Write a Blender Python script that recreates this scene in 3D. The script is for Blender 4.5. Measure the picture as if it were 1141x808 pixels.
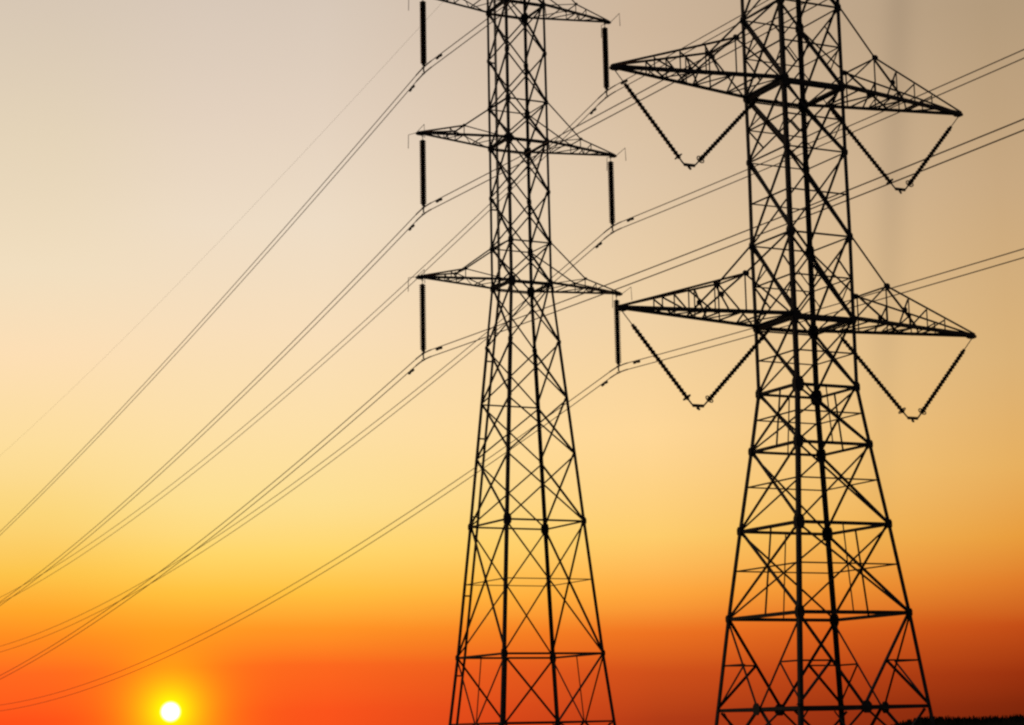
import bpy, bmesh, math, random
from mathutils import Vector, Matrix
random.seed(7)
for o in list(bpy.data.objects): bpy.data.objects.remove(o)
S = bpy.context.scene
COL = S.collection
R = math.radians

# ------------------------------------------------------------------ camera
PITCH, ROLL, EYE = 0.177558, -0.020482, 1.7
fw = Vector((0, math.cos(PITCH), math.sin(PITCH)))
up0 = Vector((0, -math.sin(PITCH), math.cos(PITCH)))
rt0 = Vector((1, 0, 0))
rt = math.cos(ROLL) * rt0 + math.sin(ROLL) * up0
up = -math.sin(ROLL) * rt0 + math.cos(ROLL) * up0
cd = bpy.data.cameras.new('camera'); cam = bpy.data.objects.new('camera', cd); COL.objects.link(cam)
cd.sensor_width = 36; cd.lens = 2325.22 / 1141 * 36; cd.clip_start = 0.1; cd.clip_end = 30000
cam.matrix_world = Matrix(((rt.x, up.x, -fw.x, 0), (rt.y, up.y, -fw.y, 0), (rt.z, up.z, -fw.z, EYE), (0, 0, 0, 1)))
S.camera = cam

# ------------------------------------------------------------------ exposure
S.view_settings.view_transform = 'Standard'; S.view_settings.look = 'None'
S.view_settings.exposure = 0; S.view_settings.gamma = 1; S.view_settings.use_curve_mapping = False
S.cycles.use_adaptive_sampling = False
S.cycles.use_denoising = False
S.cycles.filter_width = 2.4
S.cycles.max_bounces = 4

# ------------------------------------------------------------------ sky: dusk gradient over the whole dome, sun just above the horizon
SUN_AZ, SUN_EL = R(-9.36), R(0.85)          # azimuth from +Y towards +X
SUN = Vector((math.sin(SUN_AZ) * math.cos(SUN_EL), math.cos(SUN_AZ) * math.cos(SUN_EL), math.sin(SUN_EL)))
W = bpy.data.worlds.new('World'); S.world = W; W.use_nodes = True
NT = W.node_tree; NT.nodes.clear(); N = NT.nodes; L = NT.links
def lin(c): return tuple((v / 255 / 12.92 if v <= 10 else ((v / 255 + 0.055) / 1.055) ** 2.4) for v in c)
def nd(t, **k):
    n = N.new(t)
    for a, v in k.items(): setattr(n, a, v)
    return n
def sock(x, s):
    if hasattr(x, 'links'): L.new(x, s)
    else: s.default_value = x
def m(op, a, b=0.0, clamp=False):
    n = nd('ShaderNodeMath', operation=op, use_clamp=clamp); sock(a, n.inputs[0]); sock(b, n.inputs[1]); return n.outputs[0]
def mr(v, a, b, c, d, kind='LINEAR'):
    n = nd('ShaderNodeMapRange', interpolation_type=kind); sock(v, n.inputs[0])
    for i, q in enumerate((a, b, c, d)): n.inputs[i + 1].default_value = q
    return n.outputs[0]
def mix(f, a, b, kind='MIX'):
    n = nd('ShaderNodeMix', data_type='RGBA', blend_type=kind); sock(f, n.inputs[0]); sock(a, n.inputs[6]); sock(b, n.inputs[7]); return n.outputs[2]
tc = nd('ShaderNodeTexCoord'); nrm = nd('ShaderNodeVectorMath', operation='NORMALIZE'); L.new(tc.outputs['Generated'], nrm.inputs[0])
sx = nd('ShaderNodeSeparateXYZ'); L.new(nrm.outputs[0], sx.inputs[0])
el = m('MULTIPLY', m('ARCSINE', sx.outputs[2]), 180 / math.pi)
az = m('MULTIPLY', m('ARCTAN2', sx.outputs[0], sx.outputs[1]), 180 / math.pi)
noise = nd('ShaderNodeTexNoise'); noise.inputs['Scale'].default_value = 3.0; noise.inputs['Detail'].default_value = 3
nm = nd('ShaderNodeMapping'); nm.inputs['Scale'].default_value = (1, 1, 9); L.new(nrm.outputs[0], nm.inputs[0]); L.new(nm.outputs[0], noise.inputs[0])
elw = m('ADD', el, m('MULTIPLY', m('SUBTRACT', noise.outputs['Fac'], 0.5), 0.5))       # thin uneven bands of dust in the air
t = mr(elw, 0, 90, 0, 1)
t = m('POWER', t, 0.5)                        # spend the ramp's stops near the horizon
def ramp(stops):
    n = nd('ShaderNodeValToRGB'); L.new(t, n.inputs[0]); e = n.color_ramp.elements
    pts = sorted(((max(d, 0) / 90) ** 0.5, c) for d, c in stops)
    while len(e) < len(pts): e.new(0.5)
    for el_, (p, c) in zip(e, pts): el_.position = p; el_.color = (*lin(c), 1)
    return n.outputs[0]
HIGH = [(32, (176, 166, 152)), (50, (130, 132, 136)), (90, (84, 94, 112))]
left = ramp([(0.0, (250, 70, 24)), (0.71, (252, 75, 25)), (1.9, (255, 102, 32)), (2.83, (255, 138, 32)), (3.6, (253, 165, 43)), (4.55, (251, 195, 74)),
             (6.2, (250, 213, 122)), (7.9, (252, 221, 155)), (10.3, (252, 222, 180)), (12.7, (241, 222, 191)), (16.25, (228, 211, 184)), (19.8, (215, 199, 180))] + HIGH)
mid = ramp([(0.0, (166, 52, 20)), (0.44, (175, 58, 22)), (1.63, (205, 78, 26)), (2.84, (237, 114, 33)), (3.8, (254, 167, 61)), (5.25, (253, 204, 107)),
            (8.2, (254, 215, 151)), (11.5, (238, 208, 165)), (15.08, (223, 198, 167)), (19.2, (207, 182, 155))] + HIGH)
right = ramp([(0.0, (104, 30, 9)), (0.58, (128, 38, 11)), (1.4, (153, 48, 14)), (2.6, (195, 77, 22)), (3.75, (223, 124, 41)), (4.95, (232, 157, 61)),
              (6.85, (231, 176, 95)), (9.74, (219, 178, 119)), (14.5, (200, 168, 128)), (19.2, (179, 154, 123))] + HIGH)
sunward = ramp([(0.0, (244, 74, 26)), (0.77, (248, 80, 28)), (1.96, (250, 100, 31)), (3.06, (254, 148, 38)), (4.05, (254, 192, 66)), (5.04, (254, 213, 106)),
                (6.5, (252, 222, 145)), (8.5, (252, 223, 168)), (11, (248, 222, 185)), (13.98, (238, 220, 196)), (17, (227, 209, 190)), (19.9, (216, 200, 184))] + HIGH)
sky = mix(mr(az, -13.2, -8.0, 0, 1, 'SMOOTHSTEP'), left, sunward)
sky = mix(mr(az, -5.2, 3.8, 0, 1), sky, mid)
sky = mix(mr(az, 3.8, 13.6, 0, 1), sky, right)
# a faint darker upright streak in the sky colour, fading towards the horizon
sm = m('SUBTRACT', az, m('ADD', 9.35, m('MULTIPLY', el, 0.095)))
sm = m('MULTIPLY', sm, sm)
sm = m('EXPONENT', m('MULTIPLY', sm, -5.0))
sm = m('MULTIPLY', m('MULTIPLY', sm, mr(el, 3, 15, 0.0, 1.0)), mr(el, 22, 40, 0.16, 0.0))
sky = mix(sm, sky, (0.12, 0.085, 0.06, 1))
# the half of the sky away from the sun is dim dusk
away = mr(m('ABSOLUTE', az), 30, 120, 0, 1, 'SMOOTHSTEP')
sky = mix(away, sky, mix(mr(el, 0, 60, 0, 1), (0.040, 0.034, 0.040, 1), (0.055, 0.065, 0.09, 1)))
# glow of the sun in the dusty air, and its disc
dp = nd('ShaderNodeVectorMath', operation='DOT_PRODUCT'); L.new(nrm.outputs[0], dp.inputs[0]); dp.inputs[1].default_value = SUN
ang = m('MULTIPLY', m('ARCCOSINE', m('MINIMUM', dp.outputs['Value'], 1.0)), 180 / math.pi)
g1 = m('MULTIPLY', m('EXPONENT', m('MULTIPLY', ang, -1 / 0.60)), 1.6)
g2 = m('MULTIPLY', m('EXPONENT', m('MULTIPLY', ang, -1 / 4.0)), 0.012)
def scaled(f, c):
    n = nd('ShaderNodeVectorMath', operation='SCALE'); n.inputs[0].default_value = c; L.new(f, n.inputs['Scale']); return n.outputs[0]
sky = mix(m('EXPONENT', m('MULTIPLY', ang, -1 / 1.3)), sky, mix(1.0, sky, (1, 1, 0, 1), 'MULTIPLY'))   # its yellow light carries no blue
sky = mix(1.0, sky, scaled(g1, (1.0, 0.84, 0.0)), 'ADD')
sky = mix(1.0, sky, scaled(g2, (0.7, 0.62, 0.0)), 'ADD')
sky = mix(1.0, sky, scaled(mr(ang, 0.30, 0.13, 0, 1, 'SMOOTHSTEP'), (3.0, 2.8, 2.4)), 'ADD')
bg = nd('ShaderNodeBackground'); L.new(sky, bg.inputs[0])
nish = nd('ShaderNodeTexSky', sky_type='NISHITA'); nish.sun_disc = False
nish.sun_elevation = SUN_EL; nish.sun_rotation = SUN_AZ
bg2 = nd('ShaderNodeBackground'); L.new(nish.outputs[0], bg2.inputs[0]); bg2.inputs[1].default_value = 0.001
ad = nd('ShaderNodeAddShader'); L.new(bg.outputs[0], ad.inputs[0]); L.new(bg2.outputs[0], ad.inputs[1])
wo = nd('ShaderNodeOutputWorld'); L.new(ad.outputs[0], wo.inputs[0])

sl = bpy.data.lights.new('sun', 'SUN'); so = bpy.data.objects.new('sun', sl); COL.objects.link(so)
sl.energy = 2.0; sl.angle = R(0.55); sl.color = (1.0, 0.34, 0.10)
so.rotation_euler = SUN.to_track_quat('Z', 'Y').to_euler(); so.location = (-40, 150, 60)

# ------------------------------------------------------------------ materials
def mat(name, c1, c2, scale, rough, metal=0.0, bump=0.0, spec=0.5):
    M = bpy.data.materials.new(name); M.use_nodes = True; nt = M.node_tree; b = nt.nodes['Principled BSDF']
    tx = nt.nodes.new('ShaderNodeTexCoord'); no = nt.nodes.new('ShaderNodeTexNoise'); no.inputs['Scale'].default_value = scale; no.inputs['Detail'].default_value = 5
    nt.links.new(tx.outputs['Object'], no.inputs[0])
    rp = nt.nodes.new('ShaderNodeValToRGB'); rp.color_ramp.elements[0].position = 0.35; rp.color_ramp.elements[1].position = 0.65
    rp.color_ramp.elements[0].color = (*c1, 1); rp.color_ramp.elements[1].color = (*c2, 1)
    nt.links.new(no.outputs['Fac'], rp.inputs[0]); nt.links.new(rp.outputs[0], b.inputs['Base Color'])
    b.inputs['Roughness'].default_value = rough; b.inputs['Metallic'].default_value = metal; b.inputs['Specular IOR Level'].default_value = spec
    if bump:
        bp = nt.nodes.new('ShaderNodeBump'); bp.inputs['Strength'].default_value = bump; nt.links.new(no.outputs['Fac'], bp.inputs['Height']); nt.links.new(bp.outputs[0], b.inputs['Normal'])
    return M
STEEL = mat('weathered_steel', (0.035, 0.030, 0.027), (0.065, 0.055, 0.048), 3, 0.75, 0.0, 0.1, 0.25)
FITTING = mat('forged_fitting', (0.03, 0.028, 0.026), (0.05, 0.046, 0.042), 8, 0.8, 0, 0, 0.1)
GLAZE = mat('brown_glazed_porcelain', (0.018, 0.011, 0.008), (0.03, 0.018, 0.012), 5, 0.75, 0, 0, 0.08)
ALU = mat('aged_aluminium_cable', (0.25, 0.18, 0.13), (0.34, 0.25, 0.18), 2, 0.8, 0, 0, 0.1)
CONC = mat('concrete', (0.22, 0.21, 0.2), (0.32, 0.31, 0.29), 4, 0.9, 0, 0.3)
GROUND = mat('dry_grassland', (0.022, 0.024, 0.010), (0.055, 0.042, 0.022), 0.35, 1.0, 0, 0.4, 0.0)
WOOD = mat('wooded_hills', (0.012, 0.011, 0.006), (0.026, 0.019, 0.010), 0.05, 1.0, 0, 0.4, 0.0)

# ------------------------------------------------------------------ helpers
def link(name, bm, ma, parent=None):
    bmesh.ops.recalc_face_normals(bm, faces=bm.faces)
    me = bpy.data.meshes.new(name); bm.to_mesh(me); bm.free(); me.materials.append(ma)
    o = bpy.data.objects.new(name, me); COL.objects.link(o)
    if parent: o.parent = parent
    return o
def thing(name, label, cat, loc, rz=0, group=None):
    o = bpy.data.objects.new(name, None); COL.objects.link(o); o.location = loc; o.rotation_euler = (0, 0, rz)
    o['label'] = label; o['category'] = cat; o.empty_display_size = 1
    if group: o['group'] = group
    return o
def prism(bm, prof, p, q, e1, e2):
    a = [bm.verts.new(p + e1 * x + e2 * y) for x, y in prof]; b = [bm.verts.new(q + e1 * x + e2 * y) for x, y in prof]
    n = len(prof)
    for i in range(n): bm.faces.new((a[i], a[(i + 1) % n], b[(i + 1) % n], b[i]))
    bm.faces.new(a[::-1]); bm.faces.new(b)
def angle_bar(bm, p, q, size, inward, side=None, th=None, off=0.0):
    """an L-section steel angle from p to q, one flange facing along INWARD"""
    p, q = Vector(p), Vector(q); d = (q - p).normalized(); th = th or max(0.012, size * 0.14)
    e2 = Vector(inward); e2 = (e2 - d * e2.dot(d)).normalized(); e1 = d.cross(e2)
    if side is not None and e1.dot(Vector(side)) < 0: e1 = -e1
    s = size
    prof = [(0, 0), (s, 0), (s, th), (th, th), (th, s), (0, s)]
    if side is None: prof = [(x - s / 2, y) for x, y in prof]
    p = p + e2 * off; q = q + e2 * off
    prism(bm, prof, p, q, e1, e2)
def plate(bm, c, e1, e2, n, w, h, th=0.03):
    prof = [(-.5, -.25), (-.25, -.5), (.25, -.5), (.5, -.25), (.5, .25), (.25, .5), (-.25, .5), (-.5, .25)]
    e1 = e1.normalized(); e2 = e2.normalized(); n = n.normalized()
    prism(bm, [(x * w, y * h) for x, y in prof], c - n * th / 2, c + n * th / 2, e1, e2)
def box(bm, c, sx, sy, sz):
    prism(bm, [(-sx / 2, -sy / 2), (sx / 2, -sy / 2), (sx / 2, sy / 2), (-sx / 2, sy / 2)], Vector(c) - Vector((0, 0, sz / 2)), Vector(c) + Vector((0, 0, sz / 2)), Vector((1, 0, 0)), Vector((0, 1, 0)))
def tube(bm, pts, r, n=6):
    rings = []
    for i, p in enumerate(pts):
        d = (pts[min(i + 1, len(pts) - 1)] - pts[max(i - 1, 0)]).normalized()
        a = d.cross(Vector((0, 0, 1)) if abs(d.z) < 0.95 else Vector((1, 0, 0))).normalized(); b = d.cross(a)
        rings.append([bm.verts.new(p + (a * math.cos(k * math.tau / n) + b * math.sin(k * math.tau / n)) * r) for k in range(n)])
    for A, B in zip(rings, rings[1:]):
        for k in range(n): bm.faces.new((A[k], A[(k + 1) % n], B[(k + 1) % n], B[k]))
    bm.faces.new(rings[0][::-1]); bm.faces.new(rings[-1])
def lathe(bm, p, d, prof, n=12):
    """PROF: (distance along d from p, radius)"""
    d = d.normalized(); a = d.cross(Vector((0, 1, 0.1))).normalized(); b = d.cross(a); rings = []
    for s, r in prof: rings.append([bm.verts.new(p + d * s + (a * math.cos(k * math.tau / n) + b * math.sin(k * math.tau / n)) * r) for k in range(n)])
    for A, B in zip(rings, rings[1:]):
        for k in range(n): bm.faces.new((A[k], A[(k + 1) % n], B[(k + 1) % n], B[k]))
    bm.faces.new(rings[0][::-1]); bm.faces.new(rings[-1])
def torus(bm, c, d, r0, r1, n=16, k=6):
    d = d.normalized(); a = d.cross(Vector((0, 1, 0.1))).normalized(); b = d.cross(a); rings = []
    for i in range(n):
        w = a * math.cos(i * math.tau / n) + b * math.sin(i * math.tau / n)
        rings.append([bm.verts.new(c + w * (r0 + r1 * math.cos(j * math.tau / k)) + d * r1 * math.sin(j * math.tau / k)) for j in range(k)])
    for i in range(n):
        A, B = rings[i], rings[(i + 1) % n]
        for j in range(k): bm.faces.new((A[j], A[(j + 1) % k], B[(j + 1) % k], B[j]))
V = Vector

# ------------------------------------------------------------------ ground and the low wooded rise
bm = bmesh.new(); rr = [0, 15, 40, 80, 150, 300, 700, 1500, 4000, 12000]; na = 48; rings = []
for r in rr[1:]:
    rings.append([bm.verts.new((r * math.sin(k * math.tau / na), r * math.cos(k * math.tau / na), random.uniform(-.12, .0) if 10 < r < 700 else 0)) for k in range(na)])
c0 = bm.verts.new((0, 0, 0))
for k in range(na): bm.faces.new((c0, rings[0][k], rings[0][(k + 1) % na]))
for A, B in zip(rings, rings[1:]):
    for k in range(na): bm.faces.new((A[k], B[k], B[(k + 1) % na], A[(k + 1) % na]))
g = link('ground', bm, GROUND); g['kind'] = 'structure'

bm = bmesh.new(); D0 = 2200; cols = []; nseg = 2400
for i in range(nseg):
    a = 9.0 + i * 0.0125; u_ = min(1, max(0, (a - 9.1) / 1.8)); u_ = u_ * u_ * (3 - 2 * u_)
    base = u_ * (9.8 + 0.6 * math.sin(a * 1.9) + 0.35 * max(0, a - 13)) * (1 if a < 33 else max(0.01, (39.1 - a) / 6.1)); ar = R(a); row = []
    for dd, f, tr in ((0, -.03, 0), (60, .55, 1), (130, .8, 3), (210, .95, 6), (225, .95, 6), (240, .97, 6.5), (330, .7, 2), (520, -.03, 0)):
        h = base * f + tr * u_ * random.random() * (1 + 0.12 * math.sin(a * 11 + dd))
        row.append(bm.verts.new(((D0 + dd) * math.sin(ar), (D0 + dd) * math.cos(ar), max(h, -.5))))
    cols.append(row)
for A, B in zip(cols, cols[1:]):
    for j in range(7): bm.faces.new((A[j], A[j + 1], B[j + 1], B[j]))
o = link('hills', bm, WOOD); o['kind'] = 'structure'

# ------------------------------------------------------------------ lattice pylons
FACES = [('front', (-1, -1), (1, -1), V((0, 1, 0))), ('right', (1, -1), (1, 1), V((-1, 0, 0))), ('back', (1, 1), (-1, 1), V((0, -1, 0))), ('left', (-1, 1), (-1, -1), V((1, 0, 0)))]
def pylon(label, loc, rz, lv, panels, rings_, arms, sz, plates):
    """LV: {level: (z, half width)}; PANELS: (lower, upper, kind); RINGS: {level: (faces, size)}; ARMS: dicts"""
    T = thing('lattice_pylon', label, 'pylon', loc, rz, 'lattice pylons carrying the power lines')
    lv = {k: (z, w + sz['leg'] * (.42 if w > .5 else 0)) for k, (z, w) in lv.items()}     # to the outer corner of the angle
    order = sorted(lv.values())
    P = lambda l, c: V((c[0] * lv[l][1], c[1] * lv[l][1], lv[l][0]))
    corners = [(-1, -1), (1, -1), (1, 1), (-1, 1)]
    legs = {}
    for c in corners:
        bm = bmesh.new()
        for (z0, w0), (z1, w1) in zip(order, order[1:]):
            s = sz['leg'] if z0 < sz['thin_above'] else sz['leg'] * 0.8
            if w1 < 0.6: s = sz['brace'] * 1.3
            angle_bar(bm, (c[0] * w0, c[1] * w0, z0), (c[0] * w1, c[1] * w1, z1 + 0.02), s, (0, -c[1], 0), (-c[0], 0, 0))
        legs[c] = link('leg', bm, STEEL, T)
        for l in plates:
            w = plates[l] * (1.0 if c[0] == c[1] else .68); p = P(l, c); bm = bmesh.new()
            q = p + V((-c[0], 0, 0)) * w * 0.22 + V((0, c[1], 0)) * 0.012
            plate(bm, q, V((1, 0, 0)), V((0, 0, 1)), V((0, 1, 0)), w * .78, w * 1.2)
            q = p + V((0, -c[1], 0)) * w * 0.22 + V((c[0], 0, 0)) * 0.012
            plate(bm, q, V((0, 1, 0)), V((0, 0, 1)), V((1, 0, 0)), w * .78, w * 1.2)
            link('gusset_plate', bm, STEEL, legs[c])
        bm = bmesh.new(); z0, w0 = order[0]; box(bm, (c[0] * w0, c[1] * w0, 0.12), 0.9, 0.9, 0.55); link('footing', bm, CONC, T)
    B = sz['brace']; S2 = sz['thin']
    def bar(bm, p, q, s, inw, k=0): angle_bar(bm, p, q, s, inw, None, None, 0.02 + k * s * 1.05 + random.uniform(0, 0.006))
    for l0, l1, kind in panels:
        for fn, ca, cb, inw in FACES:
            a0, b0, a1, b1 = P(l0, ca), P(l0, cb), P(l1, ca), P(l1, cb)
            w0, w1 = lv[l0][1], lv[l1][1]; tc_ = w0 / (w0 + w1)
            xa, xb = a0.lerp(a1, tc_), b0.lerp(b1, tc_)
            bm = bmesh.new()
            if 'X' in kind:
                hv = sz['heavy'] * (1.0 if lv[l0][0] >= lv['a1'][0] - .01 else sz['low'])
                h0, h1 = (sz['light'], hv) if fn in ('front', 'left') else (hv, sz['light'])
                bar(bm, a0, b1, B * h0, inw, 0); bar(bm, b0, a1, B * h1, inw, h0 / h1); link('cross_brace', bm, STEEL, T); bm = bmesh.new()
                if 'm' in kind: bar(bm, xa, xb, S2, inw, .9); link('secondary_strut', bm, STEEL, T); bm = bmesh.new()
                if 'p' in kind: bar(bm, (a0 + b0) / 2, (a1 + b1) / 2, S2, inw, 1.9); link('hanger', bm, STEEL, T); bm = bmesh.new()
                if 'r' in kind:      # small redundants between the crossing strut and the leg ends
                    X_ = (xa + xb) / 2
                    for x, lo_, hi_ in ((xa, a0, a1), (xb, b0, b1)):
                        bm.free(); bm = bmesh.new()
                        bar(bm, x, X_.lerp(lo_, .5), S2, inw, 1.5); bar(bm, x, X_.lerp(hi_, .5), S2, inw, 1.5)
                        link('secondary_brace', bm, STEEL, T); bm = bmesh.new()
            if 'V' in kind:          # two diagonals from the upper corners to the middle of the lower strut
                c_ = (a0 + b0) / 2
                bar(bm, a1, c_, B, inw, 0); bar(bm, b1, c_, B, inw, 1.0); link('diagonal_brace', bm, STEEL, T); bm = bmesh.new()
                if 'h' in kind: bar(bm, (a1 + b1) / 2, c_, S2 * 1.3, inw, 1.2); link('hanger', bm, STEEL, T); bm = bmesh.new()
                if 'g' in kind:
                    plate(bm, c_ - inw * 0.012, b0 - a0, V((0, 0, 1)), inw, 0.42, 0.42); link('gusset_plate', bm, STEEL, T); bm = bmesh.new()
                    for la0, la1 in ((a0, a1), (b0, b1)):
                        ml = la0.lerp(la1, 0.49); md = c_.lerp(la1, 0.49)
                        bar(bm, ml, md, S2 * 1.2, inw, .9); bar(bm, md, la0 + V((0, 0, 0.08)), S2 * 1.6, inw, .9)
                        link('secondary_brace', bm, STEEL, T); bm = bmesh.new()
            if 'A' in kind:          # the bottom panel: diagonals from the middle of the upper strut down to the feet
                c_ = (a1 + b1) / 2
                bar(bm, a0, c_, B, inw, 0); bar(bm, b0, c_, B, inw, 1.0); link('diagonal_brace', bm, STEEL, T); bm = bmesh.new()
                for la0, la1 in ((a0, a1), (b0, b1)):
                    bar(bm, la0.lerp(la1, .97), la0.lerp(c_, .5), S2 * 1.4, inw, 2.4 * B / S2)
                    link('secondary_brace', bm, STEEL, T); bm = bmesh.new()
            if 'K' in kind: bar(bm, a0, b1, B, inw, 0); link('diagonal_brace', bm, STEEL, T); bm = bmesh.new()
            bm.free()
    for l, (names, s) in rings_.items():
        for fn, ca, cb, inw in FACES:
            if fn in names:
                bm = bmesh.new(); bar(bm, P(l, ca), P(l, cb), s, inw, 0); bar(bm, P(l, ca) + V((0, 0, -s * .8)), P(l, cb) + V((0, 0, -s * .8)), s * .4, inw, 0.3) if s > 0.145 else None
                link('horizontal_strut', bm, STEEL, T)
    for A in arms:
        z, w = lv[A['l']]; zt, wt = lv[A['top']]; t_, fr, kh = A['tip'], A['frac'], A['kh']; C = sz['chord']
        for s in (-1, 1):
            tip = V((s * t_, 0, z)); arm = bmesh.new(); fr_pts = {}
            for v in (-1, 1): angle_bar(arm, tip + V((0, v * 0.06, 0)), V((s * w, v * w, z)), C, (0, -v, 0), (0, 0, 1), None, 0.0)
            arm_o = link('cross_arm', arm, STEEL, T)
            bm = bmesh.new()
            plate(bm, tip + V((-s * 0.15, 0.0, 0.02)), V((1, 0, 0)), V((0, 0, 1)), V((0, 1, 0)), sz['tip'], sz['tip'] * .42, 0.14); link('tip_plate', bm, STEEL, arm_o)
            uc = bmesh.new(); lc = bmesh.new(); K = {}
            ch = lambda v, f: tip.lerp(V((s * w, v * w, z)), f)
            for v in (-1, 1):
                K[v] = ch(v, fr) + V((0, 0, kh)); tn = V((s * wt, v * wt, zt))
                angle_bar(uc, tip + V((0, v * .06, 0.10)), K[v], sz['upper'], (0, -v, 0)); angle_bar(uc, K[v], tn, sz['upper'], (0, -v, 0))
                angle_bar(lc, K[v], ch(v, 1.0), S2, (0, -v, 0), None, None, 0.02)
                angle_bar(lc, K[v], ch(v, fr), S2 * .8, (0, -v, 0), None, None, 0.03)
                for f in A['posts']:
                    angle_bar(lc, ch(v, f), tip.lerp(K[v], f / fr) + V((0, 0, 0.05)), S2, (0, -v, 0), None, None, 0.02)
                fl = [0.0] + list(A['posts']) + [fr]
                for f0, f1 in zip(fl[1:], fl[2:]):
                    angle_bar(lc, tip.lerp(K[v], f0 / fr), ch(v, f1) if f1 < fr else ch(v, (f0 + f1) / 2), S2, (0, -v, 0), None, None, 0.035)
                if A.get('heavy'):
                    h = ch(v, A['heavy']); angle_bar(uc, K[v], h, sz['upper'] * .85, (0, -v, 0), None, None, 0.05)
                    plate(uc, K[v].lerp(h, .55), V((1, 0, 0)), V((0, 0, 1)), V((0, 1, 0)), .2, .2)
                plate(uc, K[v] + V((0, v * .02, 0)), V((1, 0, 0)), V((0, 0, 1)), V((0, 1, 0)), .26, .2)
            angle_bar(lc, K[-1], K[1], S2, (0, 0, -1)); 
            zz = A['lace']
            for i, (f0, f1) in enumerate(zip(zz, zz[1:])):      # lacing in the arm's floor
                v = 1 if i % 2 else -1
                angle_bar(lc, ch(v, f0), ch(-v, f1), S2, (0, 0, 1), None, None, 0.02)
                angle_bar(lc, ch(-1, f1), ch(1, f1), S2, (0, 0, 1), None, None, 0.04)
            link('upper_chord', uc, STEEL, arm_o); link('lacing', lc, STEEL, arm_o)
            if A.get('horn'):
                for v in (-1, 1):
                    bm = bmesh.new(); b0 = tip + V((s * .1, 0, .05)); k1 = b0 + V((0, v * 1.35, .22))
                    tube(bm, [b0, k1, k1 + V((0, v * .06, -.95))], 0.022); link('horn_rod', bm, FITTING, arm_o)
    return T

PH = R(25.94)
H = EYE
L1 = {'g': (-1.7, 4.30), 'l0': (0.9, 4.036), 'l1': (5.3, 3.589), 'l2': (14.06, 2.836), 'n2': (18.6, 2.464), 'l3': (22.41, 2.15), 'n3': (26.3, 1.822),
      'a1': (30.42, 1.48), 's1': (33.26, 1.477), 'n4': (36.85, 1.468), 'a2': (40.44, 1.46), 's2': (43.28, 1.46), 'n5': (46.8, 1.448), 'a3': (50.35, 1.435), 's3': (53.2, 1.43), 'p': (56.6, 0.22)}
L1 = {k: (z + H, w) for k, (z, w) in L1.items()}
ALL = ('front', 'right', 'back', 'left')
pan1 = [('g', 'l0', 'A'), ('l0', 'l1', 'Vh'), ('l1', 'l2', 'Xm'), ('l2', 'n2', 'X'), ('n2', 'l3', 'X'), ('l3', 'n3', 'X'), ('n3', 'a1', 'X'), ('a1', 's1', 'X'), ('s1', 'n4', 'X'),
        ('n4', 'a2', 'X'), ('a2', 's2', 'X'), ('s2', 'n5', 'X'), ('n5', 'a3', 'X'), ('a3', 's3', 'X'), ('s3', 'p', 'K')]
ring1 = {'l0': (ALL, .11), 'l1': (ALL, .14), 'l2': (ALL, .12), 'l3': (('back',), .11), 'a1': (ALL, .15), 's1': (ALL, .09), 'a2': (ALL, .15), 's2': (ALL, .09), 'a3': (ALL, .15), 's3': (ALL, .09)}
arm1 = [dict(l='a%d' % i, top='s%d' % i, tip=tp, frac=.517, kh=.72, posts=(.36,), lace=(.2, .36, .517, .75, 1.0), horn=True) for i, tp in ((1, 7.74), (2, 7.61), (3, 7.47))]
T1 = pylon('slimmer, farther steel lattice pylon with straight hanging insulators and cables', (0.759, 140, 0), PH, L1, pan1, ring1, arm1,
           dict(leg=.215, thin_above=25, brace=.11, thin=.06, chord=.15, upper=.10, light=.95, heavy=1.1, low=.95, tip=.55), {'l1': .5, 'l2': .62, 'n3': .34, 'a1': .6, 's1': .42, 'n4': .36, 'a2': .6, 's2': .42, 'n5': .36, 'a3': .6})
# climbing ladder beside the far left leg
bm = bmesh.new(); lad = []
zs = [L1[k] for k in ('g', 'l1', 'l2', 'l3', 'a1', 'a2', 's3')]
for dv in (0.0, -0.22): tube(bm, [V((-w + .44, w - .02 + dv, z)) for z, w in zs], 0.045, 6)
lo = link('ladder', bm, STEEL, T1); rg = bmesh.new(); br = bmesh.new(); z = zs[0][0] + .4; i = 0
while z < zs[-1][0]:
    for (z0, w0), (z1, w1) in zip(zs, zs[1:]):
        if z0 <= z <= z1: w = w0 + (w1 - w0) * (z - z0) / (z1 - z0)
    tube(rg, [V((-w + .44, w - .02, z)), V((-w + .44, w - .24, z))], 0.014, 5)
    if i % 14 == 0: tube(br, [V((-w, w - .03, z + .1)), V((-w + .44, w - .03, z + .1))], 0.06, 6)
    z += .38; i += 1
link('rungs', rg, STEEL, lo); link('bracket', br, STEEL, lo)

K2 = 75 / 98.0
L2 = {'g': (-1.7 / K2, 3.83), 'l0': (1.02, 3.4685), 'l2': (5.27, 2.989), 'l3': (9.387, 2.477), 'l4': (13.167, 1.984), 'l5': (15.92, 1.645), 'a1': (19.18, 1.65), 's1': (23.22, 1.67),
      'm2': (27.4, 1.65), 'a2': (30.68, 1.66), 's2': (34.7, 1.655), 'm3': (38.6, 1.65), 'a3': (42.1, 1.65), 's3': (46.1, 1.64), 'p': (50.6, .25)}
L2 = {k: (z * K2 + H, w * K2) for k, (z, w) in L2.items()}
pan2 = [('g', 'l0', 'A'), ('l0', 'l2', 'Vg'), ('l2', 'l3', 'Xmp'), ('l3', 'l4', 'Xm'), ('l4', 'l5', 'Xmp'), ('l5', 'a1', 'Xm'), ('a1', 's1', 'Xmr'), ('s1', 'm2', 'Xm'), ('m2', 'a2', 'Xmr'), ('a2', 's2', 'Xmr'),
        ('s2', 'm3', 'Xm'), ('m3', 'a3', 'Xm'), ('a3', 's3', 'Xm'), ('s3', 'p', 'K')]
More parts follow.
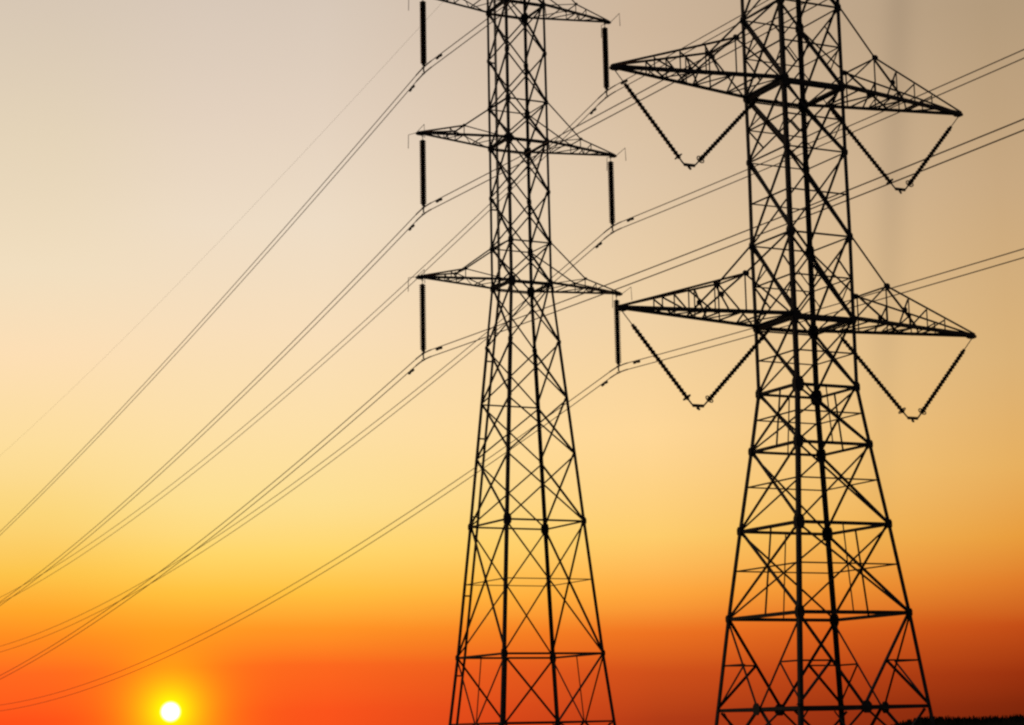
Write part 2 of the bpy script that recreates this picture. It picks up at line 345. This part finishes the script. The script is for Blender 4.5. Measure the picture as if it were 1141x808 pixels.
ring2 = {'l0': (ALL, .12), 'l2': (ALL, .125), 'l3': (ALL, .115), 'l4': (ALL, .105), 'l5': (ALL, .105), 'a1': (ALL, .15), 's1': (ALL, .06), 'm2': (ALL, .05), 'a2': (ALL, .15), 's2': (ALL, .06), 'a3': (ALL, .15), 's3': (ALL, .06)}
arm2 = [dict(l=l, top=t_, tip=10.11 * K2, frac=.73, kh=1.45, posts=(.25, .40, .55), lace=(.2, .35, .5, .6, .715, .86, 1.0), heavy=.47) for l, t_ in (('a1', 's1'), ('a2', 's2'), ('a3', 's3'))]
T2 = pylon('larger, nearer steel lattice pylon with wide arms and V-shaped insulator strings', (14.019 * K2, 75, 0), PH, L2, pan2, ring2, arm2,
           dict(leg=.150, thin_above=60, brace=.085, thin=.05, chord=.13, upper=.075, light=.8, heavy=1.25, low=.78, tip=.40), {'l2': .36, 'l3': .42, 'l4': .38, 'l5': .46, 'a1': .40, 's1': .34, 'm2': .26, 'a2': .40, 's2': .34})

# ------------------------------------------------------------------ insulators on the slimmer pylon
ORD = {1: 'lowest', 2: 'middle', 3: 'top'}; SIDE = {-1: 'left', 1: 'right'}
M1 = Matrix.Translation((0.759, 140, 0)) @ Matrix.Rotation(PH, 4, 'Z')
M2 = Matrix.Translation((14.019 * K2, 75, 0)) @ Matrix.Rotation(PH, 4, 'Z')
LINKL, STR, DROP = 0.42, 4.58, 5.15
def sheds(bm, p, d, length, pitch, r_core, r_shed, n=12):
    prof = [(0, r_core)]; s = 0.05
    while s < length - pitch:
        prof += [(s, r_core), (s + pitch * .20, r_shed), (s + pitch * .42, r_shed * .92), (s + pitch * .55, r_core)]; s += pitch
    prof.append((length, r_core)); lathe(bm, p, d, prof, n)
proto = None
def tree_copy(o, parent=None):
    c = o.copy(); COL.objects.link(c); c.parent = parent
    for ch in list(o.children): tree_copy(ch, c)
    return c
CL = {}
for i, tp in ((1, 7.40), (2, 7.25), (3, 7.10)):
    for s in (-1, 1):
        loc = M1 @ V((s * tp, 0, L1['a%d' % i][0])); CL[(i, s)] = loc - V((0, 0, DROP))
        lab = 'dark hanging insulator string under the %s %s arm tip of the slimmer pylon' % (ORD[i], SIDE[s])
        if proto is None:
            t0 = thing('suspension_insulator', lab, 'insulator', loc, PH, 'hanging insulator strings on the slimmer pylon')
            bm = bmesh.new(); tube(bm, [V((0, 0, -.02)), V((0, 0, -LINKL))], .022); torus(bm, V((0, 0, -.12)), V((0, 1, 0)), .07, .02); link('shackle', bm, FITTING, t0)
            bm = bmesh.new(); sheds(bm, V((0, 0, -LINKL)), V((0, 0, -1)), STR, .135, .13, .235); link('disc_string', bm, GLAZE, t0)
            bm = bmesh.new(); tube(bm, [V((0, 0, -LINKL - STR + .02)), V((0, 0, -DROP - .35))], .05)
            for dz in (0, -.45):
                tube(bm, [V((0, -.22, -DROP + dz + .05)), V((0, -.1, -DROP + dz)), V((0, .1, -DROP + dz)), V((0, .22, -DROP + dz + .05))], .055)
            link('clamp', bm, FITTING, t0); proto = t0
        else:
            t0 = tree_copy(proto); t0.location = loc; t0['label'] = lab

# ------------------------------------------------------------------ cable pairs: one run through each clamp
cl = {(3, -1): (-.177, 2.4e-4), (2, -1): (-.187, 3.8e-4), (3, 1): (-.187, 3.7e-4), (1, -1): (-.183, 4.1e-4), (2, 1): (-.188, 4.4e-4), (1, 1): (-.184, 4.5e-4)}
cr = {(3, -1): (.003, 2e-4), (2, -1): (-.0306, 2e-4), (3, 1): (-.0225, 2e-4), (1, -1): (-.031, 2.2e-4), (2, 1): (-.0325, 2.4e-4), (1, 1): (-.037, 2e-4)}
RAD = 0.031
def curve(o, a, b, s): return o + V((0, s, 0)) + V((0, 0, a * abs(s) + b * s * s))
for k, base in CL.items():
    i, s = k
    T = thing('cable_pair', 'pair of thin power cables clamped under the %s %s insulator of the slimmer pylon' % (ORD[i], SIDE[s]), 'power cable', base, PH, 'paired power cables of the slimmer pylon')
    for j, dz in enumerate((0.0, -0.45)):
        pts = []; da = -.0022 if (j and s > 0) else 0
        def run(ss):                     # both spans, eased into each other over the clamp
            a1, a0, d = cl[k][0] + da, -cr[k][0], 1.3
            if ss >= d: z = a1 * ss + cl[k][1] * (ss - d) ** 2
            elif ss <= -d: z = a0 * ss + cr[k][1] * (ss + d) ** 2
            else: z = (a1 - a0) / (4 * d) * (ss + d) ** 2 + a0 * ss
            return V((0, ss, dz + z - (a1 - a0) * d / 4))
        for q in range(150, 0, -1): pts.append(run(1.3 + 400 * (q / 150) ** 1.6))
        for q in range(13): pts.append(run(1.3 - q * 2.6 / 12))
        for q in range(1, 60): pts.append(run(-1.3 - 190 * (q / 59) ** 1.5))
        bm = bmesh.new(); tube(bm, pts, RAD, 6); link('cable', bm, ALU, T)
        bm = bmesh.new(); rod = [run(1.3 - q * .13) for q in range(21)]
        tube(bm, rod, .046, 8); link('armour_rod', bm, ALU, T)
        for sgn in ((1,) if j else (-1,)):
            a, b = (cl[k] if sgn > 0 else cr[k]); ss = 2.1 if sgn > 0 else 2.6
            bm = bmesh.new(); c1 = run(sgn * ss); dd = (run(sgn * (ss + .1)) - c1).normalized()
            hang = c1 - V((0, 0, .11))
            box(bm, c1 - V((0, 0, .05)), .07, .08, .16); tube(bm, [hang - dd * .3, hang + dd * .3], .03)
            for e in (-1, 1): lathe(bm, hang + dd * (e * .40), -dd * e, [(0, .05), (.03, .095), (.26, .09), (.30, .04)], 8)
            link('vibration_damper', bm, FITTING, T)
# earth wire over the peak
pk = M1 @ V((0, 0, L1['p'][0] + .1))
bm = bmesh.new(); pts = []
for q in range(150, 0, -1): pts.append(curve(V((0, 0, 0)), -.132, 1.95e-4, 420 * (q / 150) ** 1.5))
pts.append(V((0, 0, 0)))
for q in range(1, 40): pts.append(curve(V((0, 0, 0)), -.02, 1.5e-4, -190 * (q / 39) ** 1.4))
tube(bm, pts, .0075, 6); ew = link('earth_wire', bm, ALU); ew.location = pk; ew.rotation_euler = (0, 0, PH)
ew['label'] = 'single very thin earth wire running down the sky above the cable pairs'; ew['category'] = 'wire'

# ------------------------------------------------------------------ V strings on the larger pylon
proto = None
for l, nm in (('a1', 'lower'), ('a2', 'upper')):
    for s in (-1, 1):
        z, w = L2[l]; tp = 10.11 * K2 - .12
        lab = 'V-shaped pair of insulator strings under the %s %s arm of the larger pylon' % (nm, SIDE[s])
        loc = M2 @ V((0, 0, z))
        if proto is None:
            u0, u1 = V((-tp, 0, -.05)), V((-w, 0, -.05)); y0 = V(((-tp - w) / 2 - .20, 0, -3.28))
            T = thing('insulator_string', lab, 'insulator', loc, PH, 'V-shaped insulator strings on the larger pylon')
            bm = bmesh.new()
            prism(bm, [(-.28, .06), (-.22, -.05), (.22, -.05), (.28, .06)], y0 - V((0, .02, 0)), y0 + V((0, .02, 0)), V((1, 0, 0)), V((0, 0, 1)))
            tube(bm, [y0 + V((-.10, -.1, -.10)), y0 + V((.10, .1, -.10))], .045); tube(bm, [y0 + V((0, 0, -.12)), y0], .03)
            link('yoke_plate', bm, FITTING, T)
            for e, sg in ((u0, -1), (u1, 1)):
                yk = y0 + V((sg * .26, 0, .05)); d = (e - yk); Ln = d.length; d.normalize()
                lk = .62 if sg < 0 else .5
                bm = bmesh.new(); sheds(bm, yk + d * .22, d, Ln - lk - .22, .155, .062, .092, 10); st = link('insulator_rod', bm, GLAZE, T)
                bm = bmesh.new(); tube(bm, [yk, yk + d * .24], .03); link('end_fitting', bm, FITTING, st)
                bm = bmesh.new(); tube(bm, [e, e - d * (lk + .02)], .018); link('link_rod', bm, FITTING, st)
                bm = bmesh.new(); torus(bm, yk + d * .30, d, .15, .022); tube(bm, [yk + d * .30 + V((0, -.15, 0)), yk + d * .30 + V((0, .15, 0))], .016); link('grading_ring', bm, FITTING, st)
            proto = T; T.location = loc
        else:
            T = tree_copy(proto); T.location = loc; T['label'] = lab
        if s > 0: T.rotation_euler = (0, 0, PH + math.pi)
